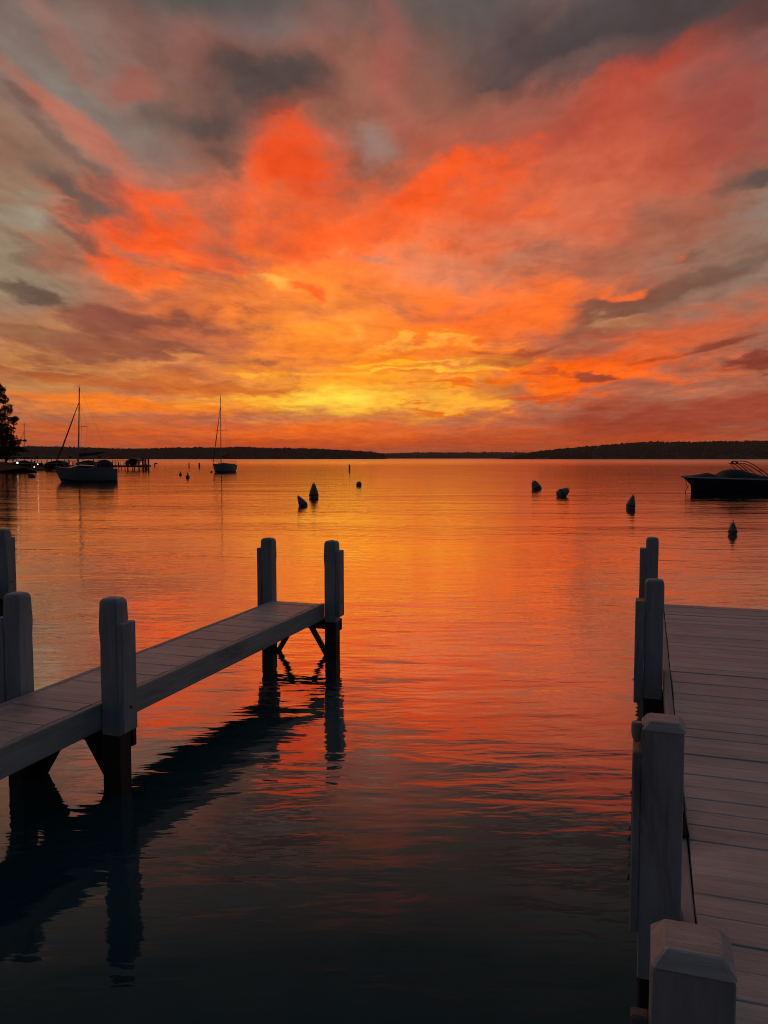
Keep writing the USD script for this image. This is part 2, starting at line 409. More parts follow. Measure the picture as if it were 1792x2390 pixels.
M = {
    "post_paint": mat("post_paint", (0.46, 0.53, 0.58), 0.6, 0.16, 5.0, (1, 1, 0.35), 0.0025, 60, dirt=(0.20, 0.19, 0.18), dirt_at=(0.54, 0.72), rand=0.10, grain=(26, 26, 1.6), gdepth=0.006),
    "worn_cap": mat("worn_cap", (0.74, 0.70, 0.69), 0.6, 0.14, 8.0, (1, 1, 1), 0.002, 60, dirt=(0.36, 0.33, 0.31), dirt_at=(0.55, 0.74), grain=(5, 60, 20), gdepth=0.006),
    "deck_paint": mat("deck_paint", (0.78, 0.79, 0.81), 0.5, 0.14, 3.0, (0.6, 1.2, 1), 0.0022, 45, dirt=(0.36, 0.34, 0.32), dirt_at=(0.52, 0.74), rand=0.13, grain=(1.6, 34, 10), gdepth=0.004),
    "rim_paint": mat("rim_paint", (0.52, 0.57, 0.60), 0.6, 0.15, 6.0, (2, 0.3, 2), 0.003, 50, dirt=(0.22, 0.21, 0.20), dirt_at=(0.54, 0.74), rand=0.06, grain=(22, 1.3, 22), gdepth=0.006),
    "wet_wood": mat("wet_wood", (0.055, 0.045, 0.036), 0.6, 0.4, 5.0, (1, 1, 0.3), 0.004, 40, dirt=(0.03, 0.035, 0.028), dirt_at=(0.45, 0.65)),
    "bumper": mat("bumper", (0.40, 0.38, 0.36), 0.6, 0.15, 9.0, (1, 1, 1), 0.002, 60, dirt=(0.12, 0.11, 0.10), dirt_at=(0.55, 0.7)),
    "weathered_board": mat("weathered_board", (0.20, 0.20, 0.20), 0.7, 0.25, 6.0, (1, 1, 0.3), 0.003, 50, spec=0.25, grain=(26, 26, 1.6), gdepth=0.006),
    "rope": mat("rope", (0.022, 0.022, 0.025), 0.95, 0.3, 60.0, spec=0.05),
    "gelcoat": mat("gelcoat", (0.28, 0.31, 0.33), 0.25, 0.05, 1.5),
    "gelcoat_dark": mat("gelcoat_dark", (0.035, 0.05, 0.085), 0.22, 0.1, 1.5),
    "trim_white": mat("trim_white", (0.78, 0.78, 0.78), 0.4, 0.05, 2.0),
    "antifoul": mat("antifoul", (0.03, 0.035, 0.05), 0.5, 0.25, 3.0),
    "canvas": mat("canvas", (0.05, 0.058, 0.07), 0.8, 0.25, 5.0, bump=0.004, bscale=6),
    "canvas_grey": mat("canvas_grey", (0.10, 0.10, 0.11), 0.8, 0.2, 4.0, bump=0.01, bscale=3),
    "window": mat("window", (0.015, 0.017, 0.02), 0.06, 0.1, 2.0),
    "alloy": mat("alloy", (0.30, 0.29, 0.28), 0.4, 0.1, 4.0, metallic=0.6),
    "wire": mat("wire", (0.10, 0.10, 0.10), 0.4, 0.1, 4.0, metallic=0.6),
    "buoy": mat("buoy", (0.30, 0.29, 0.28), 0.45, 0.25, 5.0, dirt=(0.10, 0.10, 0.08), dirt_at=(0.5, 0.7)),
    "buoy_red": mat("buoy_red", (0.30, 0.06, 0.03), 0.45, 0.25, 5.0),
    "bark": mat("bark", (0.06, 0.05, 0.04), 0.9, 0.3, 3.0),
    "timber": mat("timber", (0.14, 0.12, 0.10), 0.75, 0.3, 2.0),
    "earth": mat("earth", (0.018, 0.018, 0.013), 0.95, 0.35, 0.3),
    "woods": mat("woods", (0.045, 0.050, 0.035), 0.95, 0.45, 0.05),
    "tower": mat("tower", (0.05, 0.05, 0.055), 0.35, 0.1, 4.0),
}
M["leaf"] = usdkit.material(stage, "/World/Looks/leaf", {
    "g": ("geometry", {}), "ramp": ("rgb_ramp", {"ramp": [(0.0, (0.030, 0.042, 0.016)), (0.6, (0.055, 0.070, 0.025)), (1.0, (0.09, 0.10, 0.04))]}),
    "d": ("diffuse_bsdf", {}), "t": ("translucent_bsdf", {}), "m": ("mix_closure", {"fac": 0.3})},
    [("g.random_per_island", "ramp.fac"), ("ramp.color", "d.color"), ("ramp.color", "t.color"), ("d.BSDF", "m.closure1"), ("t.BSDF", "m.closure2")], surface="m.closure")
M["lamp_glass"] = usdkit.material(stage, "/World/Looks/lamp_glass", {"e": ("emission", {"color": (1.0, 0.86, 0.70), "strength": 2.2})}, [], surface="e.emission")


def water_material():
    n = {"g": ("geometry", {}), "lw": ("layer_weight", {"blend": 0.5})}
    l = []
    terms = []
    # (turn, scale across, scale along, height of the ripples)
    for i, (turn, ax, ay, amp, detail) in enumerate(((0.10, 0.045, 0.30, 0.040, 2.0), (0.16, 0.30, 1.0, 0.019, 2.0), (0.42, 0.9, 3.0, 0.0135, 3.0), (-0.12, 2.2, 7.0, 0.0075, 3.0))):
        n[f"m{i}"] = ("mapping", {"mapping_type": "point", "rotation": (0, 0, turn), "scale": (ax, ay, 1.0), "location": (3.7 * i, 1.3 * i, 0)})
        n[f"n{i}"] = ("noise_texture", {"scale": 1.0, "detail": detail, "roughness": 0.45, "distortion": 0.35})
        n[f"h{i}"] = ("math", {"math_type": "multiply", "value2": amp})
        l += [("g.position", f"m{i}.vector"), (f"m{i}.vector", f"n{i}.vector"), (f"n{i}.fac", f"h{i}.value1")]
    # patches of calmer and of more ruffled water
    n["mP"] = ("mapping", {"mapping_type": "point", "rotation": (0, 0, 0.12), "scale": (0.05, 0.16, 1.0)})
    n["nP"] = ("noise_texture", {"scale": 1.0, "detail": 3.0, "roughness": 0.55})
    n["pr"] = ("map_range", {"range_type": "smoothstep", "from_min": 0.36, "from_max": 0.66, "to_min": 0.5, "to_max": 1.3, "clamp": True})
    for name in ("s12", "s123", "s0"):
        n[name] = ("math", {"math_type": "add"})
    n["sp"] = ("math", {"math_type": "multiply"})
    n["far"] = ("vector_math", {"math_type": "length"})
    n["ro"] = ("map_range", {"range_type": "smoothstep", "from_min": 40.0, "from_max": 700.0, "to_min": 0.025, "to_max": 0.24, "clamp": True})
    l += [("g.position", "far.vector1"), ("far.value", "ro.value"), ("ro.result", "gl.roughness")]
    n["bump"] = ("bump", {"strength": 1.0, "distance": 1.0, "filter_width": 0.004})
    # mirror strength against the angle at which the surface is seen
    n["fr"] = ("rgb_ramp", {"ramp": [(0.0, (0.02,) * 3), (0.36, (0.021,) * 3), (0.46, (0.054,) * 3), (0.56, (0.20,) * 3), (0.64, (0.44,) * 3), (0.74, (0.74,) * 3), (0.86, (0.88,) * 3), (1.0, (0.97,) * 3)]})
    n["gl"] = ("glossy_bsdf", {"distribution": "ggx", "color": (1.0, 0.83, 0.71), "roughness": 0.03})
    n["df"] = ("diffuse_bsdf", {"color": (0.004, 0.052, 0.076)})
    n["mx"] = ("mix_closure", {})
    l += [("g.position", "mP.vector"), ("mP.vector", "nP.vector"), ("nP.fac", "pr.value"), ("h1.value", "s12.value1"), ("h2.value", "s12.value2"), ("s12.value", "s123.value1"), ("h3.value", "s123.value2"),
          ("s123.value", "sp.value1"), ("pr.result", "sp.value2"), ("sp.value", "s0.value1"), ("h0.value", "s0.value2"), ("s0.value", "bump.height"),
          ("bump.normal", "gl.normal"), ("lw.facing", "fr.fac"), ("fr.color", "mx.fac"), ("df.BSDF", "mx.closure1"), ("gl.BSDF", "mx.closure2")]
    return usdkit.material(stage, "/World/Looks/water", n, l, surface="mx.closure")


M["water"] = water_material()

# ------------------------------------------------------------------ the lake and its shores
xs = np.concatenate([-np.geomspace(5100, 20, 26), np.linspace(-14, 14, 8), np.geomspace(20, 5100, 26)])
ys = np.concatenate([-np.geomspace(2900, 20, 18), np.linspace(-14, 14, 8), np.geomspace(20, 4800, 30)])
gx, gy = np.meshgrid(xs, ys, indexing="ij")
lake = grid(np.stack([gx, gy, np.zeros_like(gx)], -1))
tag(part(None, "lake_water", lake, M["water"], smooth=False), kind="structure", label="calm lake water mirroring the sunset")


def far_shore(name, D, depth, prof, seed, label, tree=7.0, crown=3.6, label_wood=None):
    """A wooded ridge along the far shore; prof: (x, height of the tree tops)."""
    px, ph = np.array(prof, float).T
    x = np.arange(px[0], px[-1] + 0.1, 8.0)
    top = np.interp(x, px, ph)
    rows = np.array([0, 0.06, 0.2, 0.4, 0.6, 0.8, 1.0, 1.4, 2.0])
    rise = np.array([-0.03, 0.10, 0.30, 0.55, 0.78, 0.93, 1.0, 0.8, -0.05])
    X = np.repeat(x[:, None], len(rows), 1)
    Y = D + depth * rows[None] + 25 * (meshkit.fbm(np.stack([X / 160, X * 0 + rows, X * 0], -1), 3, seed) - 0.5)
    base = np.maximum(top - tree, 0.4)
    Z = base[:, None] * rise[None] + (meshkit.fbm(np.stack([X / 60, Y / 60, X * 0], -1), 3, seed + 1) - 0.5) * 3 * (rise[None] > 0)
    tag(part(None, name, grid(np.stack([X, Y, Z], -1)), M["woods"], smooth=True), kind="structure", label=label)
    ico = trimesh.creation.icosahedron()
    n = int((px[-1] - px[0]) * 3.4)
    r = np.random.default_rng(seed)
    cx = r.uniform(px[0], px[-1], n)
    cr = r.uniform(0.02, 1.15, n) ** 0.8
    t = np.interp(cx, px, ph)
    ground = np.maximum(t - tree, 0.4) * np.interp(cr, rows, rise)
    cy = D + depth * cr
    size = crown * r.uniform(0.55, 1.25, n) * np.clip(t / 20, 0.35, 1)
    hz = np.clip(t / 20, 0.3, 1) * tree * r.uniform(0.72, 1.0, n)
    V, Fc = [], []
    for i in range(n):
        jit = 1 + 0.25 * r.standard_normal((12, 1))
        v = ico.vertices * jit * [size[i], size[i], size[i] * r.uniform(0.7, 1.3)]
        V.append(v + [cx[i], cy[i], ground[i] + hz[i] - size[i] * 0.8])
        Fc.append(ico.faces + 12 * i)
    tag(part(None, "shore_wood", trimesh.Trimesh(np.vstack(V), np.vstack(Fc), process=False), M["woods"], smooth=False), kind="stuff", label=label_wood, cat="woods")


far_shore("far_hills", 2200, 170, [(-1693, 39.6), (-1311, 42.1), (-980, 37.6), (-865, 34.5), (-802, 31.9), (-700, 31.9), (-617, 34.5), (-547, 35.7), (-496, 34.5), (-420, 37.0), (-343, 33.8),
                                   (-241, 32.6), (-165, 29.4), (-89, 25.6), (-38, 21.8), (-2, 17.0), (10, 3.0)], 11, "low wooded far shore on the left", label_wood="dark woods along the far left shore")
far_shore("far_hills", 4000, 260, [(-400, 28.6), (-161, 28.6), (15, 27.4), (163, 32.0), (279, 33.2), (395, 32.0), (627, 34.3), (742, 32.0), (974, 30.9), (1322, 28.6), (1700, 28)], 12,
          "most distant low shore in the middle", tree=10, crown=8, label_wood="dark woods on the most distant shore in the middle")
far_shore("far_hills", 1800, 200, [(295, 4.0), (334, 13.1), (386, 20.3), (438, 26.5), (490, 31.7), (542, 35.9), (594, 40.0), (646, 44.2), (667, 45.2), (719, 44.2), (761, 43.7), (823, 46.3),
                                   (865, 45.7), (1010, 48.3), (1323, 45.2), (1600, 42)], 13, "wooded hill rising to the right on the far shore", label_wood="dark woods covering the hill on the far right shore")

# near shore on the left
sx = np.linspace(-230, -54, 60)
sy = np.linspace(120, 330, 40)
X, Y = np.meshgrid(sx, sy, indexing="ij")
edge_x = -63 + 3 * np.sin(Y / 17) - np.clip((Y - 150) * 0.55, 0, 200)
inland = np.clip((edge_x - X) / 12, -0.6, 6) * np.clip((Y - 124) / 6, -0.4, 1.0)
Z = np.minimum(np.where(inland < 0, inland * 0.8, 0.9 * np.minimum(inland * 3, 1) + 0.7 * inland), 4) + 0.25 * (meshkit.fbm(np.stack([X / 4, Y / 4, X * 0], -1), 3, 5) - 0.5)
tag(part(None, "near_shore", grid(np.stack([X, Y, Z], -1)), M["earth"], smooth=True), kind="structure", label="dark shore on the left under the trees")


def leaves(centres, radii, count, size, seed, droop=0.0):
    """Leaf clumps spread through ellipsoids."""
    r = np.random.default_rng(seed)
    centres, radii = np.asarray(centres, float), np.asarray(radii, float)
    w = radii.prod(1) ** 0.7
    k = r.choice(len(centres), count, p=w / w.sum())
    d = r.standard_normal((count, 3))
    d /= np.linalg.norm(d, axis=1, keepdims=True)
    p = centres[k] + d * radii[k] * (r.uniform(0.15, 1.08, (count, 1)) ** 0.6)
    a = r.standard_normal((count, 3))
    a /= np.linalg.norm(a, axis=1, keepdims=True)
    b = np.cross(a, r.standard_normal((count, 3)))
    b /= np.linalg.norm(b, axis=1, keepdims=True)
    s = size * r.uniform(0.5, 1.4, (count, 1))
    a[:, 2] -= droop
    v = np.stack([p - a * s, p + b * s * 0.45, p + a * s, p - b * s * 0.45], 1).reshape(-1, 3)
    f = np.arange(count)[:, None] * 4
    return trimesh.Trimesh(v, np.vstack([f + [0, 1, 2], f + [0, 2, 3]]), process=False)


def tree(name, label, loc, clumps, count, size, trunk_h, trunk_r, seed, limbs=(), droop=0.0):
    t = thing(name, label, "tree", loc, group=None)
    part(t, "trunk", join(pipe([(0, 0, -0.5), (0.1, 0, trunk_h * 0.5), (0.0, 0.1, trunk_h)], [trunk_r, trunk_r * 0.75, trunk_r * 0.35], 10),
                          *[pipe([(0.05, 0, h0), ((0.05 + e[0]) / 2, e[1] / 2, (h0 + e[2]) / 2 + 0.5), e], [trunk_r * 0.4, trunk_r * 0.25, 0.03], 6) for h0, e in limbs]), M["bark"])
    c = [q[:3] for q in clumps]
    r_ = [q[3:] for q in clumps]
    part(t, "crown", leaves(c, r_, count, size, seed, droop), M["leaf"], smooth=False)
    return t


r3 = random.Random(3)
cl = [(-0.6, 0, 7, 3.4, 3.4, 3.6), (-1.6, 0, 11.0, 2.2, 2.4, 2.4), (-3.4, 0.5, 9, 3, 3, 2.5), (-1.5, 0, 4.0, 3.2, 3.2, 1.8)]
for z, rmax in ((14.6, 1.5), (13.6, 2.3), (12.6, 3.1), (11.5, 3.6), (10.4, 4.0), (9.2, 4.4), (8.0, 4.7), (6.6, 4.9), (5.2, 4.6), (4.0, 4.0)):
    for _ in range(11):
        a_ = r3.uniform(0, 2 * PI)
        q = rmax * r3.uniform(0.72, 1.0)
        cl.append((q * math.cos(a_), 0.8 * q * math.sin(a_), z + r3.uniform(-0.6, 0.6), r3.uniform(0.45, 0.85), 0.7, r3.uniform(0.30, 0.55)))
tree("shade_tree", "tall full-crowned dark tree cut off by the left edge of the photo", (-73.4, 150, 0.9), cl, 15000, 0.20, 13.5, 0.4, 21,
     limbs=[(4, (3.9, 0, 7)), (5, (-3.5, 0.5, 9)), (6, (2.9, -0.5, 11.3)), (3.5, (4.0, 0.4, 5.0)), (7, (2.2, 0, 13.2)), (5, (3.6, 0, 8.8))])
cl2 = [(0, 0, 5.0, 1.6, 1.6, 1.5), (0.5, 0, 3.2, 2.2, 1.8, 1.2), (1.4, 0, 5.2, 1.0, 0.8, 0.55), (1.9, 0.2, 4.1, 1.3, 0.8, 0.35), (2.4, 0.1, 3.0, 1.5, 0.8, 0.32), (2.9, 0.1, 4.6, 1.2, 0.6, 0.16), (3.3, 0, 2.6, 1.2, 0.6, 0.2), (0.3, 0, 6.6, 0.9, 0.9, 0.9), (0.0, 0, 1.8, 2.6, 2, 1.0)]
tree("drooping_tree", "smaller tree with long feathery branches reaching out over the water beside the mast", (-70.6, 149, 0.9), cl2, 3200, 0.2, 6.8, 0.2, 22,
     limbs=[(4.6, (4.0, 0.1, 4.4)), (3.2, (4.0, 0.1, 2.4)), (5.4, (2.3, 0.2, 5.2))], droop=0.4)
cl3 = [(r3.uniform(-4, 4), r3.uniform(-3, 3), r3.uniform(4, 11), 2.6, 2.6, 1.9) for _ in range(12)]
tree("shade_tree", "dark tree on the shore behind the tall one, at the left edge", (-83, 158, 1.5), cl3, 5000, 0.3, 10, 0.35, 23)

# ------------------------------------------------------------------ white timber piers
AXIS = math.radians(18.3)


def pier_frame(v, t, z=0.0):
    return (v * math.cos(AXIS) + t * math.sin(AXIS), -v * math.sin(AXIS) + t * math.cos(AXIS), z)


def post_mesh(x, y, w=0.14, z0=0.40, z1=1.30, c=0.022, ch=0.027, lean=0.0, round_top=False, cap_only=False):
    """A square post with worn corners; its top is chamfered, or rounded over on the older ones."""
    e = 0.006
    if round_top:
        rows = [(0.0, z0), (0.0, z0 + 0.45), (0.0015, z1 - 0.30), (-0.003, z1 - 0.20), (-0.003, z1 - 0.05)]
        rows += [(-0.003 + 0.026 * (1 - math.cos(a)), z1 - 0.045 + 0.040 * math.sin(a)) for a in np.linspace(0.15, PI / 2, 6)] + [(0.040, z1)]
    else:
        rows = [(0.0, z0), (0.0, z0 + 0.5), (0.0, z1 - ch - 0.012), (0.0015, z1 - ch - 0.004), (0.004, z1 - ch + 0.001), (c - 0.002, z1 - 0.003), (c + 0.003, z1)]
    if cap_only:
        rows = [(0.0, z0), (0.0, z0 + 0.001), (c - 0.002, z1 - 0.0025), (c + 0.003, z1)]
    ring = []
    for sx, sy in ((1, 1), (-1, 1), (-1, -1), (1, -1)):
        k = [(0, 1), (1, 0)] if sx * sy < 0 else [(1, 0), (0, 1)]
        for i, j in k:
            ring.append((sx, sy, i, j))
    pts = []
    for inset, z in rows:
        h = w / 2 - inset
        ee = e + (0.012 if round_top and z > z1 - 0.07 else 0.0)
        pts.append([(x + sx * (h - ee * j), y + sy * (h - ee * i), z) for sx, sy, i, j in ring])
    p = np.array(pts)
    p = np.concatenate([p, p[:, :1]], 1)
    g = grid(p)
    cap = trimesh.Trimesh(np.vstack([p[-1, :-1], p[-1, :-1].mean(0)]), [[i, (i + 1) % 8, 8] for i in range(8)], process=False)
    m = join(g, cap)
    m.merge_vertices()
    m.fix_normals()
    if lean:
        m.vertices[:, 0] += lean * (m.vertices[:, 2] - z0)
    return m


def bent(p, xl, xr, t, lboard=None, rboard=None, gusset=False, tops=(1.30, 1.30), rounded=True):
    """Two posts with their cross beam, knee braces and bumper boards."""
    for x, brd, side, zt in ((xl, lboard, -1, tops[0]), (xr, rboard, 1, tops[1])):
        if x is None:
            continue
        po = part(p, "post", post_mesh(x, t, z1=zt, lean=random.uniform(-0.006, 0.006), round_top=rounded, w=0.132 if rounded else 0.14), M["post_paint"], smooth=25)
        if not rounded:
            part(po, "cap", post_mesh(x, t, w=0.1415, z0=zt - 0.0265, z1=zt + 0.001, c=0.022, ch=0.026, cap_only=True), M["worn_cap"], label="pale worn top", smooth=False)
        part(po, "pile", box(x - 0.066, x + 0.066, t - 0.066, t + 0.066, -1.3, 0.402, 0.008), M["wet_wood"], smooth=False)
        if brd:
            th, za, zb = brd
            x0, x1 = sorted((x + side * (0.068 if rounded else 0.072), x + side * (0.068 + th)))
            slim = side < 0 and abs(t - 1.5) < 0.01
            part(po, "bumper_board", box(x0, x1, t - 0.060, t - 0.030, za, zb, 0.004) if slim else box(x0, x1, t - 0.073, t + 0.073, za, zb, 0.006), M["weathered_board"] if slim else M["post_paint"], smooth=False)
            if not slim:
                part(po, "bolt_head", bar((x + side * (0.071 + th), t, za + 0.16), (x + side * (0.077 + th), t, za + 0.16), 0.010, 8), M["wire"])
    if xl is not None and xr is not None:
        part(p, "cross_beam", box(xl - 0.07, xr + 0.07, t + 0.074, t + 0.118, 0.285, 0.415, 0.005), M["wet_wood"], smooth=False)
        w = min(0.235, (xr - xl) * 0.31)
        for x, s in ((xl, 1), (xr, -1)):
            if gusset:
                tri = trimesh.creation.extrude_polygon(__import__("shapely").Polygon([(x + s * 0.05, -0.05), (x + s * 0.05, 0.30), (x + s * (0.08 + w), 0.30), (x + s * 0.09, -0.05)]), 0.045)
                tri.apply_transform(trimesh.transformations.rotation_matrix(PI / 2, (1, 0, 0)))
                tri.apply_translation((0, t + 0.11, 0))
                part(p, "knee_brace", tri, M["wet_wood"], smooth=False)
            else:
                part(p, "knee_brace", beam((x + s * 0.055, t + 0.05, -0.05), (x + s * (0.04 + w), t + 0.05, 0.31), 0.045, 0.05), M["wet_wood"], smooth=False)


def deck(p, x0, x1, t0, t1, rim=0.045, gap=0.007, zd=0.60, rims=(True, True), overhang=0.0, rough=1.0):
    r = random.Random(int(t1 * 100))
    if rims[0]:
        part(p, "rim_beam", box(x0, x0 + rim, t0, t1, 0.425, zd + 0.002, 0.006), M["rim_paint"], smooth=False)
    if rims[1]:
        part(p, "rim_beam", box(x1 - rim, x1, t0, t1, 0.425, zd + 0.002, 0.006), M["rim_paint"], smooth=False)
    a, b = x0 + (rim + gap if rims[0] else 0), x1 - (rim + gap if rims[1] else 0)
    y = t0
    while y < t1 - 0.05:
        w = min(r.uniform(0.138, 0.150), t1 - y)
        dz = r.uniform(-0.002, 0.002) * rough
        pl = box(a + r.uniform(-0.002, 0.003), b - r.uniform(-0.002, 0.003), y, y + w, zd - 0.038 + dz, zd + dz, 0.003)
        pl.vertices[:, 2] += (pl.vertices[:, 0] - a) / (b - a) * r.uniform(-0.002, 0.002)
        pl.vertices[:, 1] += (pl.vertices[:, 0] - a) / (b - a) * r.uniform(-0.003, 0.003)
        part(p, "plank", pl, M["deck_paint"], smooth=False)
        y += w + r.choice([0.0004, 0.0006, 0.001, 0.0015, 0.003, 0.005, 0.007])
    part(p, "joist", box(x0 + rim + 0.001, a + 0.045, t0 + 0.05, t1 - 0.05, 0.43, zd - 0.045), M["wet_wood"], smooth=False)
    part(p, "joist", box(b - 0.045, x1 - rim - 0.001, t0 + 0.05, t1 - 0.05, 0.43, zd - 0.045), M["wet_wood"], smooth=False)


# the narrow finger pier on the left
VL = -3.672
pl = thing("finger_pier", "narrow white plank pier on tall square posts, left of centre", "pier", pier_frame(VL, 0), -18.3)
deck(pl, -0.313, 0.313, 0.30, 8.07)
bent(pl, -0.388, 0.385, 8.115, (0.045, 0.42, 1.19), (0.045, 0.46, 1.19), tops=(1.305, 1.30))
bent(pl, -0.398, 0.385, 4.33, (0.045, 0.42, 1.12), (0.045, 0.42, 1.14), gusset=True, tops=(1.29, 1.30))
bent(pl, -0.385, 0.385, 0.55, (0.045, 0.42, 1.13), (0.045, 0.42, 1.13), gusset=True)
copy(pl, "next narrow white pier, only its end post with bumper board showing at the left edge", pier_frame(VL - 4.54, 0.02), -18.3)

# the wide pier on the right
pr = thing("wide_pier", "wide white plank pier with a row of posts along its water edge, right", "pier", pier_frame(0.07, 0), -18.3)
deck(pr, 0.073, 2.13, -1.3, 9.25, rough=1.4)
for t, lb, zt in ((9.605, (0.07, 0.40, 1.17), 1.30), (6.27, (0.07, 0.36, 1.135), 1.30), (2.865, (0.032, 0.56, 1.20), 1.305), (1.50, (0.036, 0.80, 1.20), 1.33)):
    bent(pr, 0.0 if t != 1.50 else 0.024, 2.21 if t != 1.50 else None, t, lb, (0.045, 0.40, 1.15), tops=(zt, 1.30), rounded=t > 4)
knob = lathe([(0.0, 1.222), (0.006, 1.224), (0.013, 1.234), (0.0175, 1.250), (0.0185, 1.262), (0.0185, 1.288), (0.015, 1.294), (0.0, 1.295)], 20)
knob.apply_translation((-0.0875, 2.83, 0))
part(pr, "bumper_knob", knob, M["bumper"], label="rounded knob on the third post", smooth=40)
strap = trimesh.creation.extrude_polygon(__import__("shapely").Polygon([(0.082, 4.15), (0.090, 4.15), (0.128, 3.50), (0.092, 3.48)]), 0.012)
strap.apply_translation((0, 0, 0.605))
part(pr, "strap", strap, M["rope"], label="black rubber strap lying on the rim", smooth=False)

# ------------------------------------------------------------------ boats
def hull_grid(L, B, bow_z, stern_z, draft, overhang, transom=0.72, peak=0.42, reverse=0.0, n=28, m=9, sag=0.08, stem=0.0):
    s = np.linspace(0, 1, n)[:, None]
    g = np.linspace(0, 1, m)[None]
    half = np.where(s > peak, 1 - np.clip((s - peak) / (1 - peak), 0, 1) ** 2.3, 1 - (1 - transom) * ((peak - s) / peak) ** 2) * B / 2
    half = np.maximum(half, 0.012)
    sheer = stern_z + (bow_z - stern_z) * s ** 1.6 - sag * np.sin(PI * s)
    z = -draft * (1 - s ** 4) + (sheer + draft * (1 - s ** 4)) * g
    z = np.where(s > 0.97, np.maximum(z, -draft + (draft + sheer) * g), z)
    y = half * g ** (0.35 + 0.7 * s ** 2)
    fall = np.clip((1 - g) / stem, 0, 1) ** 0.85 if stem else (1 - g) ** 1.3
    x = L * (s - 0.5) - overhang * fall * s ** 5 + reverse * (1 - g) * (1 - s) ** 8
    return np.stack([np.broadcast_to(x, z.shape), y, z], -1), s[:, 0], half[:, 0], sheer[:, 0]


def hull_mesh(P):
    a = grid(P)
    Q = P.copy()
    Q[..., 1] *= -1
    b = grid(Q[::-1])
    n, m = P.shape[:2]
    tr = grid(np.stack([P[0], Q[0]], 0))
    return join(a, b, tr)


def deck_mesh(P, inset=0.0, dz=-0.02, camber=0.05):
    e = P[:, -1].copy()
    rows = []
    for u in np.linspace(-1, 1, 7):
        q = e.copy()
        q[:, 1] = e[:, 1] * u * 0.98
        q[:, 2] = e[:, 2] + dz + camber * (1 - u * u)
        rows.append(q)
    return grid(np.stack(rows[::-1], 1))


